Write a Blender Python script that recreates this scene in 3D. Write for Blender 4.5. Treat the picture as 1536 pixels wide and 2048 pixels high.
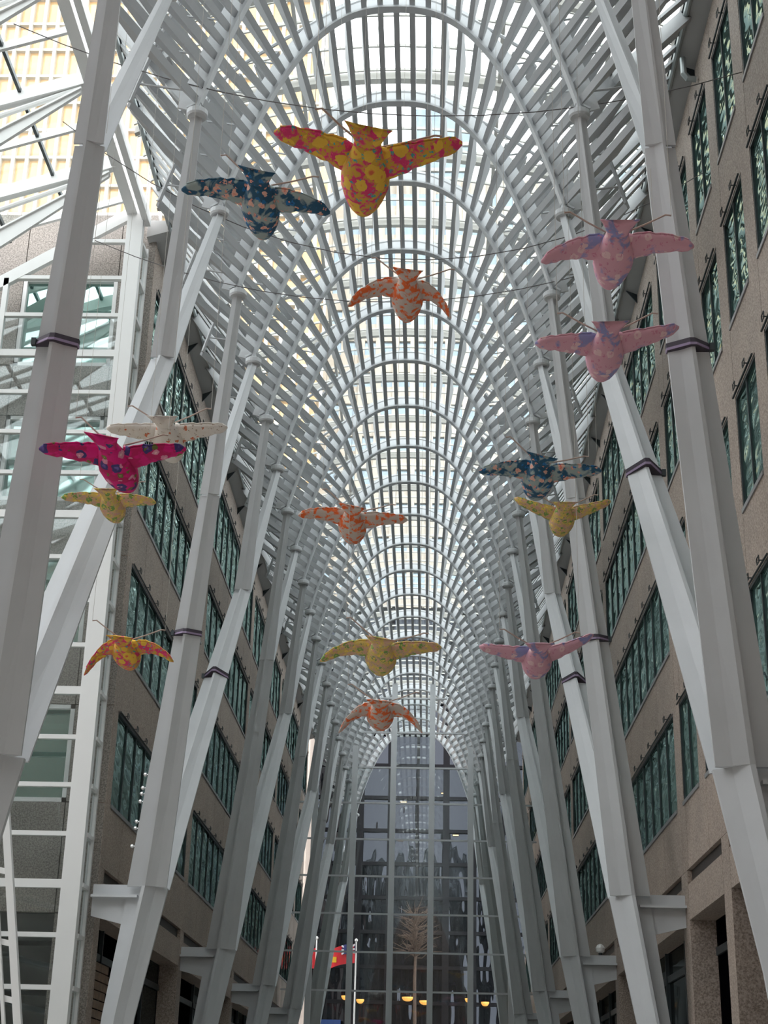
import bpy, math, random
from mathutils import Vector, Matrix
random.seed(7)
for o in list(bpy.data.objects): bpy.data.objects.remove(o)
SC = bpy.context.scene
COL = SC.collection

# ------------------------------------------------------------------ camera
FPX = 3031.35
YAW, PITCH, ROLL = -0.0346, 0.3820, 0.0241
S = 3.5                                   # spacing of the arches along the hall
CAM = Vector((0.2781*S, 0.0, 1.6))
def cam_axes():
    cy, sy, cp, sp = math.cos(YAW), math.sin(YAW), math.cos(PITCH), math.sin(PITCH)
    fwd = Vector((sy*cp, cy*cp, sp)); right = Vector((cy, -sy, 0)); up = right.cross(fwd)
    r = right*math.cos(ROLL) + up*math.sin(ROLL); u = up*math.cos(ROLL) - right*math.sin(ROLL)
    return r, u, fwd
R_, U_, W_ = cam_axes()
cd = bpy.data.cameras.new('camera'); cam = bpy.data.objects.new('camera', cd); COL.objects.link(cam)
cd.sensor_fit = 'VERTICAL'; cd.sensor_height = 24.0; cd.lens = 24.0*FPX/2048.0
cd.clip_end = 1000
cam.matrix_world = Matrix(((R_.x, U_.x, -W_.x, CAM.x), (R_.y, U_.y, -W_.y, CAM.y), (R_.z, U_.z, -W_.z, CAM.z), (0, 0, 0, 1)))
SC.camera = cam
# ------------------------------------------------------------------ sky (overcast) and exposure
w = bpy.data.worlds.new('overcast_sky'); SC.world = w; w.use_nodes = True
bg = w.node_tree.nodes['Background']; bg.inputs[0].default_value = (0.97, 0.98, 1.0, 1); bg.inputs[1].default_value = 1.0
SC.view_settings.view_transform = 'Standard'; SC.view_settings.look = 'None'
SC.view_settings.gamma = 1; SC.view_settings.use_curve_mapping = False
SC.view_settings.exposure = 2.25

# ------------------------------------------------------------------ site numbers (metres)
Z0 = 7.051*S; A = 1.0724*S; HD = 19.96; HC = 25.45   # first disc, half span, disc height, crown height
WX = 7.05                                            # facade planes at x = -WX and +WX
KMIN, KMAX = -2, 21
KBACK = -11                                          # the hall goes on behind the camera
def yk(k): return Z0 + k*S

# ------------------------------------------------------------------ materials
def new_mat(name):
    m = bpy.data.materials.new(name); m.use_nodes = True
    nt = m.node_tree; b = nt.nodes['Principled BSDF']
    return m, nt, b
def plain(name, col, rough=0.5, metal=0.0, var=0.0, vscale=6.0, bump=0.0):
    m, nt, b = new_mat(name)
    b.inputs['Base Color'].default_value = (*col, 1); b.inputs['Roughness'].default_value = rough; b.inputs['Metallic'].default_value = metal
    if var or bump:
        g = nt.nodes.new('ShaderNodeNewGeometry'); n = nt.nodes.new('ShaderNodeTexNoise'); n.inputs['Scale'].default_value = vscale; n.inputs['Detail'].default_value = 5
        nt.links.new(g.outputs['Position'], n.inputs['Vector'])
        if var:
            r = nt.nodes.new('ShaderNodeValToRGB')
            r.color_ramp.elements[0].position = 0.3; r.color_ramp.elements[1].position = 0.7
            r.color_ramp.elements[0].color = (*[c*(1-var) for c in col], 1); r.color_ramp.elements[1].color = (*[min(1, c*(1+var)) for c in col], 1)
            nt.links.new(n.outputs['Fac'], r.inputs['Fac']); nt.links.new(r.outputs['Color'], b.inputs['Base Color'])
        if bump:
            bp = nt.nodes.new('ShaderNodeBump'); bp.inputs['Strength'].default_value = bump; bp.inputs['Distance'].default_value = 0.02
            nt.links.new(n.outputs['Fac'], bp.inputs['Height']); nt.links.new(bp.outputs['Normal'], b.inputs['Normal'])
    return m
def granite(name, c1, c2):
    m, nt, b = new_mat(name)
    g = nt.nodes.new('ShaderNodeNewGeometry')
    n1 = nt.nodes.new('ShaderNodeTexNoise'); n1.inputs['Scale'].default_value = 26; n1.inputs['Detail'].default_value = 3; n1.inputs['Roughness'].default_value = 0.7
    n2 = nt.nodes.new('ShaderNodeTexNoise'); n2.inputs['Scale'].default_value = 0.5; n2.inputs['Detail'].default_value = 4
    r1 = nt.nodes.new('ShaderNodeValToRGB'); r1.color_ramp.elements[0].position = 0.38; r1.color_ramp.elements[1].position = 0.62
    r1.color_ramp.elements[0].color = (*c1, 1); r1.color_ramp.elements[1].color = (*c2, 1)
    r2 = nt.nodes.new('ShaderNodeValToRGB'); r2.color_ramp.elements[0].position = 0.3; r2.color_ramp.elements[1].position = 0.7
    r2.color_ramp.elements[0].color = (0.86, 0.86, 0.86, 1); r2.color_ramp.elements[1].color = (1.08, 1.06, 1.04, 1)
    mx = nt.nodes.new('ShaderNodeMix'); mx.data_type = 'RGBA'; mx.blend_type = 'MULTIPLY'; mx.inputs[0].default_value = 1
    for n in (n1, n2): nt.links.new(g.outputs['Position'], n.inputs['Vector'])
    nt.links.new(n1.outputs['Fac'], r1.inputs['Fac']); nt.links.new(n2.outputs['Fac'], r2.inputs['Fac'])
    nt.links.new(r1.outputs['Color'], mx.inputs[6]); nt.links.new(r2.outputs['Color'], mx.inputs[7])
    nt.links.new(mx.outputs[2], b.inputs['Base Color']); b.inputs['Roughness'].default_value = 0.6
    return m
def window_glass(name, body, tint, mirror, scale, strength, stretch=(1, 1, 1), dist=0.1):
    """reflective tinted glass, panes slightly wavy"""
    m, nt, b = new_mat(name); nt.nodes.remove(b)
    out = nt.nodes['Material Output']
    d = nt.nodes.new('ShaderNodeBsdfDiffuse'); d.inputs[0].default_value = (*body, 1)
    gl = nt.nodes.new('ShaderNodeBsdfGlossy'); gl.inputs[0].default_value = (*tint, 1); gl.inputs['Roughness'].default_value = 0.03
    mx = nt.nodes.new('ShaderNodeMixShader'); mx.inputs[0].default_value = mirror
    g = nt.nodes.new('ShaderNodeNewGeometry'); mp = nt.nodes.new('ShaderNodeMapping'); mp.inputs['Scale'].default_value = stretch
    n = nt.nodes.new('ShaderNodeTexNoise'); n.inputs['Scale'].default_value = scale; n.inputs['Detail'].default_value = 1
    bp = nt.nodes.new('ShaderNodeBump'); bp.inputs['Strength'].default_value = strength; bp.inputs['Distance'].default_value = dist
    nt.links.new(g.outputs['Position'], mp.inputs[0]); nt.links.new(mp.outputs[0], n.inputs['Vector'])
    nt.links.new(n.outputs['Fac'], bp.inputs['Height']); nt.links.new(bp.outputs['Normal'], gl.inputs['Normal'])
    nt.links.new(d.outputs[0], mx.inputs[1]); nt.links.new(gl.outputs[0], mx.inputs[2]); nt.links.new(mx.outputs[0], out.inputs[0])
    return m
def clear_glass(name, tint, mirror):
    m, nt, b = new_mat(name); nt.nodes.remove(b)
    out = nt.nodes['Material Output']
    t = nt.nodes.new('ShaderNodeBsdfTransparent'); t.inputs[0].default_value = (*tint, 1)
    gl = nt.nodes.new('ShaderNodeBsdfGlossy'); gl.inputs['Roughness'].default_value = 0.02; gl.inputs[0].default_value = (0.9, 0.95, 0.95, 1)
    mx = nt.nodes.new('ShaderNodeMixShader'); mx.inputs[0].default_value = mirror
    nt.links.new(t.outputs[0], mx.inputs[1]); nt.links.new(gl.outputs[0], mx.inputs[2]); nt.links.new(mx.outputs[0], out.inputs[0])
    return m
def glow(name, col, strength):
    m, nt, b = new_mat(name)
    b.inputs['Base Color'].default_value = (*col, 1)
    b.inputs['Emission Color'].default_value = (*col, 1); b.inputs['Emission Strength'].default_value = strength
    return m
def fabric(name, base, base2, flowers, fscale=7.0, fsize=0.30, nscale=9.0, thr=0.5):
    """printed cotton: two ground colours and scattered flowers in up to three colours, each with a paler heart"""
    m, nt, b = new_mat(name); L = nt.links
    tc = nt.nodes.new('ShaderNodeTexCoord')
    n = nt.nodes.new('ShaderNodeTexNoise'); n.inputs['Scale'].default_value = nscale; n.inputs['Detail'].default_value = 4; n.inputs['Distortion'].default_value = 0.6
    L.new(tc.outputs['Object'], n.inputs['Vector'])
    r = nt.nodes.new('ShaderNodeValToRGB'); r.color_ramp.elements[0].position = thr-0.04; r.color_ramp.elements[1].position = thr+0.04
    r.color_ramp.elements[0].color = (*base, 1); r.color_ramp.elements[1].color = (*base2, 1)
    L.new(n.outputs['Fac'], r.inputs['Fac'])
    col = r.outputs['Color']
    for i, (fc, fh, sc, size) in enumerate(flowers):
        mp = nt.nodes.new('ShaderNodeMapping'); mp.inputs['Location'].default_value = (i*3.7, i*1.9, i*5.1)
        n2 = nt.nodes.new('ShaderNodeTexNoise'); n2.inputs['Scale'].default_value = sc*2.2
        ad = nt.nodes.new('ShaderNodeMix'); ad.data_type = 'RGBA'; ad.inputs[0].default_value = 0.10
        L.new(tc.outputs['Object'], mp.inputs[0]); L.new(mp.outputs[0], n2.inputs['Vector'])
        L.new(mp.outputs[0], ad.inputs[6]); L.new(n2.outputs['Color'], ad.inputs[7])
        v = nt.nodes.new('ShaderNodeTexVoronoi'); v.inputs['Scale'].default_value = sc
        L.new(ad.outputs[2], v.inputs['Vector'])
        rr = nt.nodes.new('ShaderNodeValToRGB'); e = rr.color_ramp.elements
        rr.color_ramp.interpolation = 'CONSTANT'
        e[0].position = 0; e[0].color = (1, 1, 1, 1); e[1].position = size; e[1].color = (0, 0, 0, 1)
        rh = nt.nodes.new('ShaderNodeValToRGB'); e = rh.color_ramp.elements
        e[0].position = size*0.25; e[0].color = (*fh, 1); e[1].position = size*0.5; e[1].color = (*fc, 1)
        L.new(v.outputs['Distance'], rr.inputs['Fac']); L.new(v.outputs['Distance'], rh.inputs['Fac'])
        mx = nt.nodes.new('ShaderNodeMix'); mx.data_type = 'RGBA'
        L.new(rr.outputs['Color'], mx.inputs[0]); L.new(col, mx.inputs[6]); L.new(rh.outputs['Color'], mx.inputs[7])
        col = mx.outputs[2]
    L.new(col, b.inputs['Base Color']); b.inputs['Roughness'].default_value = 0.85
    bp = nt.nodes.new('ShaderNodeBump'); bp.inputs['Strength'].default_value = 0.5; bp.inputs['Distance'].default_value = 0.03
    n3 = nt.nodes.new('ShaderNodeTexNoise'); n3.inputs['Scale'].default_value = 5; L.new(tc.outputs['Object'], n3.inputs['Vector'])
    L.new(n3.outputs['Fac'], bp.inputs['Height']); L.new(bp.outputs['Normal'], b.inputs['Normal'])
    return m

M = dict(
    steel=plain('white_painted_steel', (0.52, 0.535, 0.55), 0.42, var=0.03, vscale=1.5),
    slat=plain('grey_white_slat_paint', (0.40, 0.41, 0.42), 0.5),
    frame=plain('white_frame_paint', (0.68, 0.68, 0.67), 0.45),
    bar=plain('pale_glazing_bar', (0.42, 0.41, 0.38), 0.5),
    stone=granite('brown_grey_granite', (0.19, 0.148, 0.122), (0.43, 0.355, 0.305)),
    stone_l=granite('grey_granite', (0.13, 0.115, 0.10), (0.33, 0.30, 0.27)),
    joint=plain('dark_joint_backing', (0.03, 0.027, 0.025), 0.9),
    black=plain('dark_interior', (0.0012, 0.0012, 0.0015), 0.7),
    mull=plain('dark_grey_window_metal', (0.035, 0.045, 0.05), 0.4, metal=0.3),
    sill=plain('grey_sill_metal', (0.25, 0.255, 0.26), 0.4, metal=0.3),
    glass=window_glass('green_tinted_window_glass', (0.045, 0.088, 0.078), (0.52, 0.70, 0.66), 0.62, 1.0, 1.0, (0.3, 0.75, 2.4), .055),
    glass_f=window_glass('flat_green_window_glass', (0.03, 0.10, 0.085), (0.6, 0.8, 0.75), 0.5, 0.7, 0.12),
    shop=window_glass('dark_shop_glass', (0.012, 0.015, 0.016), (0.5, 0.55, 0.55), 0.30, 0.8, 0.05),
    dglass=window_glass('dark_office_glass', (0.006, 0.007, 0.009), (0.07, 0.076, 0.09), 0.50, 0.7, 1.0, (1.6, 1, 0.45), .16),
    roof=clear_glass('clear_roof_glass', (0.93, 0.96, 0.955), 0.05),
    wall_glass=clear_glass('clear_wall_glass', (0.90, 0.92, 0.92), 0.06),
    louver=plain('brown_louver_metal', (0.05, 0.042, 0.038), 0.5, metal=0.4),
    gutter=plain('gutter_metal', (0.35, 0.38, 0.38), 0.35, metal=0.5),
    soffit=plain('grey_soffit_panel', (0.36, 0.355, 0.345), 0.6),
    dark=plain('dark_office_metal', (0.006, 0.006, 0.008), 0.6),
    paver=plain('floor_granite', (0.42, 0.40, 0.37), 0.4, var=0.12, vscale=3),
    street=plain('asphalt_and_paving', (0.14, 0.14, 0.14), 0.8, var=0.15, vscale=2),
    gold=window_glass('gold_office_glass', (0.62, 0.41, 0.22), (1.0, 0.80, 0.55), 0.15, 0.8, 0.5),
    goldrib=plain('ivory_tower_rib', (0.50, 0.47, 0.42), 0.5),
    cream=plain('cream_tower_stone', (0.43, 0.385, 0.33), 0.7, var=0.05, vscale=0.5),
    pinkstone=plain('pale_pink_stone', (0.62, 0.50, 0.43), 0.7, var=0.05, vscale=2),
    blueglass=window_glass('pale_blue_office_glass', (0.16, 0.20, 0.23), (0.35, 0.42, 0.48), 0.4, 0.3, 0.2),
    wood=plain('mixed_wood_strips', (0.16, 0.10, 0.065), 0.6, var=0.35, vscale=4),
    wire=plain('grey_wire_rope', (0.10, 0.09, 0.09), 0.6),
    rod=plain('bare_wooden_rod', (0.36, 0.27, 0.23), 0.7),
    line=plain('nylon_line', (0.35, 0.32, 0.28), 0.5),
    strap=plain('purple_black_webbing', (0.05, 0.04, 0.055), 0.8),
    strap2=plain('faded_purple_webbing', (0.26, 0.20, 0.30), 0.8),
    silver=plain('polished_metal', (0.7, 0.7, 0.7), 0.2, metal=0.9),
    pole=plain('white_pole_paint', (0.7, 0.68, 0.66), 0.4),
    red=plain('red_flag_cloth', (0.62, 0.02, 0.03), 0.8),
    white=plain('white_flag_cloth', (0.75, 0.75, 0.75), 0.8),
    navy=plain('navy_flag_cloth', (0.02, 0.025, 0.12), 0.8),
    yellow=plain('yellow_flag_cloth', (0.75, 0.42, 0.02), 0.8),
    bluesign=plain('blue_sign_panel', (0.01, 0.04, 0.15), 0.4),
    bark=plain('bare_branch_bark', (0.075, 0.05, 0.037), 0.9, var=0.3, vscale=8),
    lamp=glow('warm_lamp_glow', (0.9, 0.42, 0.09), 0.22),
    lampw=glow('pale_lamp_glow', (1.0, 0.66, 0.32), 0.16),
)
M['dark'].node_tree.nodes['Principled BSDF'].inputs['Specular IOR Level'].default_value = 0.1
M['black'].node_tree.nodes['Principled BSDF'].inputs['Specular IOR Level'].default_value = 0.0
F = dict(
    mustard=fabric('mustard_pink_floral_cotton', (0.598, 0.338, 0.039), (0.650, 0.039, 0.143), [((0.754, 0.039, 0.182), (0.800, 0.156, 0.260), 18.0, 0.30), ((0.052, 0.338, 0.325), (0.078, 0.442, 0.416), 14.0, 0.27), ((0.754, 0.455, 0.052), (0.650, 0.130, 0.052), 5.0, 0.40)], nscale=8, thr=0.52),
    blue=fabric('blue_peach_floral_cotton', (0.017, 0.081, 0.149), (0.310, 0.368, 0.356), [((0.690, 0.391, 0.310), (0.759, 0.138, 0.081), 6.0, 0.30), ((0.017, 0.149, 0.368), (0.023, 0.057, 0.138), 8.0, 0.24), ((0.667, 0.287, 0.218), (0.713, 0.460, 0.368), 10.0, 0.22)], nscale=5, thr=0.52),
    orange=fabric('orange_blotched_cotton', (0.739, 0.134, 0.028), (0.538, 0.448, 0.392), [((0.717, 0.146, 0.034), (0.800, 0.179, 0.045), 8.0, 0.18)], nscale=8, thr=0.47),
    pink=fabric('pink_lilac_floral_cotton', (0.259, 0.259, 0.475), (0.626, 0.335, 0.400), [((0.713, 0.486, 0.497), (0.648, 0.346, 0.410), 5.0, 0.26), ((0.540, 0.194, 0.281), (0.648, 0.324, 0.378), 12.0, 0.22)], nscale=4.5, thr=0.43),
    white=fabric('white_rust_floral_cotton', (0.704, 0.660, 0.616), (0.682, 0.627, 0.572), [((0.572, 0.143, 0.066), (0.682, 0.330, 0.198), 6.5, 0.22), ((0.264, 0.187, 0.132), (0.440, 0.330, 0.242), 14.0, 0.18)], nscale=6),
    magenta=fabric('magenta_floral_cotton', (0.638, 0.006, 0.176), (0.462, 0.006, 0.099), [((0.055, 0.033, 0.154), (0.154, 0.099, 0.330), 4.5, 0.32), ((0.660, 0.242, 0.352), (0.770, 0.506, 0.506), 5.0, 0.24), ((0.154, 0.154, 0.039), (0.308, 0.264, 0.088), 6.0, 0.22)], nscale=5),
    lemon=fabric('lemon_green_floral_cotton', (0.650, 0.468, 0.130), (0.598, 0.364, 0.247), [((0.182, 0.312, 0.078), (0.468, 0.468, 0.104), 6.0, 0.32), ((0.780, 0.546, 0.091), (0.800, 0.598, 0.260), 11.0, 0.30), ((0.650, 0.286, 0.234), (0.715, 0.468, 0.338), 13.0, 0.26), ((0.208, 0.351, 0.104), (0.390, 0.468, 0.130), 16.0, 0.24)], nscale=9),
)

# ------------------------------------------------------------------ object helpers
def tag(o, label=None, cat=None, group=None, kind=None):
    if label: o['label'] = label
    if cat: o['category'] = cat
    if group: o['group'] = group
    if kind: o['kind'] = kind
    return o
def link(o, parent=None):
    COL.objects.link(o)
    if parent is not None: o.parent = parent
    return o
def empty(name, loc=(0, 0, 0), parent=None):
    o = bpy.data.objects.new(name, None); o.location = loc; o.empty_display_size = 0.3
    return link(o, parent)
def world_loc(p):
    v = Vector((0, 0, 0))
    while p is not None: v += p.location; p = p.parent
    return v
def mesh_obj(name, verts, faces, mat, parent=None, smooth=False, origin=None):
    """verts in world space; parents are never rotated"""
    base = world_loc(parent) if parent is not None else Vector((0, 0, 0))
    org = Vector(origin) if origin is not None else base
    me = bpy.data.meshes.new(name)
    me.from_pydata([tuple(Vector(v)-org) for v in verts], [], faces); me.update()
    if smooth:
        for p in me.polygons: p.use_smooth = True
    me.materials.append(mat)
    o = bpy.data.objects.new(name, me); o.location = org-base
    return link(o, parent)
_cubes = {}
def cube_mesh(mat):
    if mat.name not in _cubes:
        v = [(x, y, z) for x in (-.5, .5) for y in (-.5, .5) for z in (-.5, .5)]
        f = [(0, 1, 3, 2), (4, 6, 7, 5), (0, 4, 5, 1), (2, 3, 7, 6), (0, 2, 6, 4), (1, 5, 7, 3)]
        me = bpy.data.meshes.new('block_'+mat.name); me.from_pydata(v, [], f); me.materials.append(mat); _cubes[mat.name] = me
    return _cubes[mat.name]
def block(name, x0, x1, y0, y1, z0, z1, mat, parent=None):
    o = bpy.data.objects.new(name, cube_mesh(mat)); link(o, parent)
    base = world_loc(parent) if parent is not None else Vector((0, 0, 0))
    if parent is not None and parent.type == 'MESH' and tuple(parent.scale) != (1, 1, 1):
        raise RuntimeError('scaled parent')
    o.location = Vector(((x0+x1)/2, (y0+y1)/2, (z0+z1)/2))-base
    o.scale = (abs(x1-x0), abs(y1-y0), abs(z1-z0))
    return o
BOXF = [(0, 1, 3, 2), (4, 6, 7, 5), (0, 4, 5, 1), (2, 3, 7, 6), (0, 2, 6, 4), (1, 5, 7, 3)]
class MB:
    def __init__(s): s.v = []; s.f = []
    def add(s, verts, faces):
        n = len(s.v); s.v += [tuple(v) for v in verts]; s.f += [tuple(i+n for i in f) for f in faces]; return s
    def box(s, x0, x1, y0, y1, z0, z1):
        return s.add([(x, y, z) for x in (x0, x1) for y in (y0, y1) for z in (z0, z1)], BOXF)
    def beam(s, p, q, wdt, hgt, up=(0, 0, 1), w2=None, h2=None):
        p = Vector(p); q = Vector(q); d = (q-p).normalized(); side = d.cross(Vector(up)).normalized(); u = side.cross(d)
        w2 = wdt if w2 is None else w2; h2 = hgt if h2 is None else h2
        vs = []
        for c, a, b in ((p, wdt, hgt), (q, w2, h2)):
            vs += [c-side*a/2-u*b/2, c+side*a/2-u*b/2, c+side*a/2+u*b/2, c-side*a/2+u*b/2]
        return s.add(vs, [(3, 2, 1, 0), (4, 5, 6, 7), (0, 1, 5, 4), (1, 2, 6, 5), (2, 3, 7, 6), (3, 0, 4, 7)])
    def tube(s, pts, r, seg=6, caps=True):
        pts = [Vector(p) for p in pts]; rs = r if isinstance(r, (list, tuple)) else [r]*len(pts)
        rings = []
        for i, p in enumerate(pts):
            d = (pts[min(i+1, len(pts)-1)]-pts[max(i-1, 0)]).normalized()
            ref = Vector((0, 0, 1)) if abs(d.z) < .9 else Vector((1, 0, 0))
            a = d.cross(ref).normalized(); b = d.cross(a)
            rings.append([p+(a*math.cos(t)+b*math.sin(t))*rs[i] for t in [2*math.pi*j/seg for j in range(seg)]])
        vs = [v for rg in rings for v in rg]; fs = []
        for i in range(len(pts)-1):
            for j in range(seg): fs.append((i*seg+j, i*seg+(j+1) % seg, (i+1)*seg+(j+1) % seg, (i+1)*seg+j))
        if caps: fs += [tuple(range(seg))[::-1], tuple((len(pts)-1)*seg+j for j in range(seg))]
        return s.add(vs, fs)
    def loft(s, rings, caps=True):
        n = len(rings[0]); vs = [v for r in rings for v in r]; fs = []
        for i in range(len(rings)-1):
            for j in range(n): fs.append((i*n+j, i*n+(j+1) % n, (i+1)*n+(j+1) % n, (i+1)*n+j))
        if caps: fs += [tuple(range(n))[::-1], tuple((len(rings)-1)*n+j for j in range(n))]
        return s.add(vs, fs)
    def build(s, name, mat, parent=None, smooth=False, origin=None):
        return mesh_obj(name, s.v, s.f, mat, parent, smooth, origin)

# ================================================================== THE SETTING
fl = MB().box(-40, 20, -12, 99.5, -0.3, 0).build('floor', M['paver']); tag(fl, kind='structure')
st = MB().box(-160, 160, 99.5, 300, -0.4, -0.1).box(-160, -40, -60, 99.5, -0.4, -0.1).box(20, 160, -60, 99.5, -0.4, -0.1).build('street_ground', M['street']); tag(st, kind='structure')

ROWS = [(8.77, 11.25), (12.80, 15.30), (16.85, 19.35), (20.90, 23.70)]
SPAN = [(7.22, 8.77), (11.25, 12.80), (15.30, 16.85), (19.35, 20.90), (23.70, 24.85)]
G = 0.012
TREE_Y = [yk(-0.5)+4*S*j for j in range(6)]              # trunk positions 22.93, 36.93, ...

clip_me = None
def clip_mesh():
    global clip_me
    if clip_me is None:
        b = MB(); t = 0.018
        for (p, q) in (((0, -.09, 0), (0, .09, 0)), ((0, -.09, .12), (0, .09, .12)), ((0, -.09, 0), (0, -.09, .12)), ((0, .09, 0), (0, .09, .12))):
            b.beam(Vector(p)+Vector((0, 0, 0)), Vector(q), t, t, up=(1, 0, 0))
        b.beam((0, 0, .06), (.14, 0, .06), t, t)
        me = bpy.data.meshes.new('clip'); me.from_pydata(b.v, [], b.f); me.materials.append(M['mull']); clip_me = me
    return clip_me

def facade(sgn, root, groups, y0, y1, joints, stone):
    """granite facade at x = sgn*WX.  groups: (near, far, panes); stone panels and windows become children of root"""
    X = lambda d: sgn*(WX+d)
    def blk(name, d0, d1, a, b, z0, z1, mat, par=root): return block(name, X(d0), X(d1), a, b, z0, z1, mat, par)
    # spandrel panels
    for (z0, z1) in SPAN:
        for a, b in zip(joints[:-1], joints[1:]):
            blk('stone_panel', 0, .22, a+G, b-G, z0+G, z1-G, stone)
    for (z0, z1) in ROWS:
        edges = [y0]
        for (a, b, n) in groups: edges += [a, b]
        edges.append(y1)
        for a, b in zip(edges[0::2], edges[1::2]):      # piers between the windows
            if b-a > .05: blk('stone_panel', 0, .22, a+(G if a == y0 else 0), b, z0-G, z1+G, stone)
        for (a, b, n) in groups:
            fr = MB(); t = .06; d0, d1 = .01, .22
            def fb(ya, yb, za, zb, da=d0, db=d1): fr.box(X(da), X(db), ya, yb, za, zb)
            fb(a, a+t, z0, z1); fb(b-t, b, z0, z1); fb(a, b, z1-t, z1)
            pw = (b-a)/n
            for i in range(1, n): fb(a+i*pw-t/2, a+i*pw+t/2, z0, z1, .02, .22)
            wo = fr.build('window', M['mull'], root, origin=(X(.1), (a+b)/2, z0))
            blk('sill', -.03, .22, a, b, z0-.02, z0+.07, M['sill'], wo)
            rail = MB().tube([(X(-.05), a+.02, z1-.02), (X(-.05), b-.02, z1-.02)], .022, 6).build('shade_rail', M['mull'], wo)
            for i in range(n):
                pa = a+i*pw+t/2; pb = a+(i+1)*pw-t/2
                blk('pane', .055, .075, pa, pb, z0+.05, z1-t, M['glass'], wo)
                c = bpy.data.objects.new('clip', clip_mesh()); link(c, wo)
                c.location = Vector((X(-.12), (pa+pb)/2, z1-.03))-world_loc(wo)
                if sgn < 0: c.scale = (-1, 1, 1)
def ribbons(ystart, bays):
    out = []
    for a, b in bays: out.append((a, b, 9))
    return out

# ---- right facade
wr = MB().box(WX+.72, WX+1.0, 14, 98.6, 0, 24.85).build('wall_right', M['joint']); tag(wr, kind='structure')
near = [(17.35+2.8*i, 19.30+2.8*i, 2) for i in range(7)]
near[-1] = (34.15, 36.40, 2)
bays = [(TREE_Y[j]+.42, TREE_Y[j+1]-.45) for j in range(1, 5)] + [(TREE_Y[5]+.45, 97.9)]
far = [(a, b, 9) for a, b in bays[:4]] + [(bays[4][0], bays[4][1], 3)]
jr = [14]+[16.55+2.8*i for i in range(0, 30) if 16.55+2.8*i < 36.4]+[TREE_Y[1]+2.8*i for i in range(0, 22)]+[98.6]
facade(1, wr, near+far, 14, 98.6, jr, M['stone'])
# ---- left facade (starts at the corner of the west building)
YL = 37.35
wl = MB().box(-WX-1.0, -WX-.72, YL+.3, 98.6, 0, 24.85).build('wall_left', M['joint']); tag(wl, kind='structure')
farl = [(37.95, bays[0][1], 9)]+far[1:]
jl = [YL]+[TREE_Y[1]+2.8*i for i in range(1, 22)]+[98.6]
facade(-1, wl, farl, YL, 98.6, jl, M['stone'])

# ---- the hall behind the camera, out of view
rw = MB().box(WX+.1, WX+.8, -16, 14, 0, 24.85).build('wall_right_rear', M['stone']); tag(rw, kind='structure')
rw = MB().box(-WX-.8, -WX-.1, -16, 8, 0, 24.85).build('wall_left_rear', M['stone']); tag(rw, kind='structure')
rw = MB().box(-WX-.8, WX+.8, -16.6, -16, 0, 27).build('wall_rear', M['stone']); tag(rw, kind='structure')
# ---- ground storey: lintels, louvre slots, pilasters, deep openings
def ground(sgn, root, openings, ya, yb, stone, shop=()):
    X = lambda d: sgn*(WX+d)
    ed = [ya]
    for a, b in openings: ed += [a, b]
    ed.append(yb)
    for a, b in zip(ed[0::2], ed[1::2]):
        block('pilaster', X(0), X(.6), a+G, b-G, 0, 7.22, stone, root)
    for i, (a, b) in enumerate(openings):
        block('lintel', X(0), X(.6), a+G, b-G, 6.09, 6.90, stone, root)
        block('louver_slot', X(.10), X(.2), a, b, 6.90, 7.22, M['louver'], root)
        n = max(1, round((b-a)/3.2)); pw = (b-a)/n
        block('transom', X(.56), X(.62), a, b, 5.30, 5.48, M['mull'], root)
        for q in range(n):
            mat = M['black'] if (i, q) in shop or shop == 'all' else M['shop']  # black ones are sheets with the dark of an unlit opening painted on
            block('shop_pane', X(.62), X(.66), a+q*pw+.03, a+(q+1)*pw-.03, 0, 6.09, mat, root)
            if q: block('shop_mullion', X(.52), X(.64), a+q*pw-.03, a+q*pw+.03, 0, 6.09, M['mull'], root)
opr = [(15.4, 20.1), (21.0, 25.4), (26.2, 31.2), (32.0, 36.35)]+[(a-.05, b+.05) for a, b in bays]
ground(1, wr, opr, 14, 98.6, M['stone'], shop={(2, 0), (2, 1), (3, 0), (3, 1)})
opl = [(37.95, bays[0][1])]+[(a-.05, b+.05) for a, b in bays[1:]]
ground(-1, wl, opl, YL, 98.6, M['stone'], shop={(0, 1), (0, 2), (1, 1)})
# wood-strip ceiling and panelling seen inside the first west shop
wd = MB()
for i in range(22): wd.box(-WX-.50-random.random()*.04, -WX-.47, 38.0+random.random()*.8, 41.6+random.random()*.5, .2+i*.23, .2+i*.23+.20)
wd.build('wood_strip_panel', M['wood'], wl)

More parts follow.
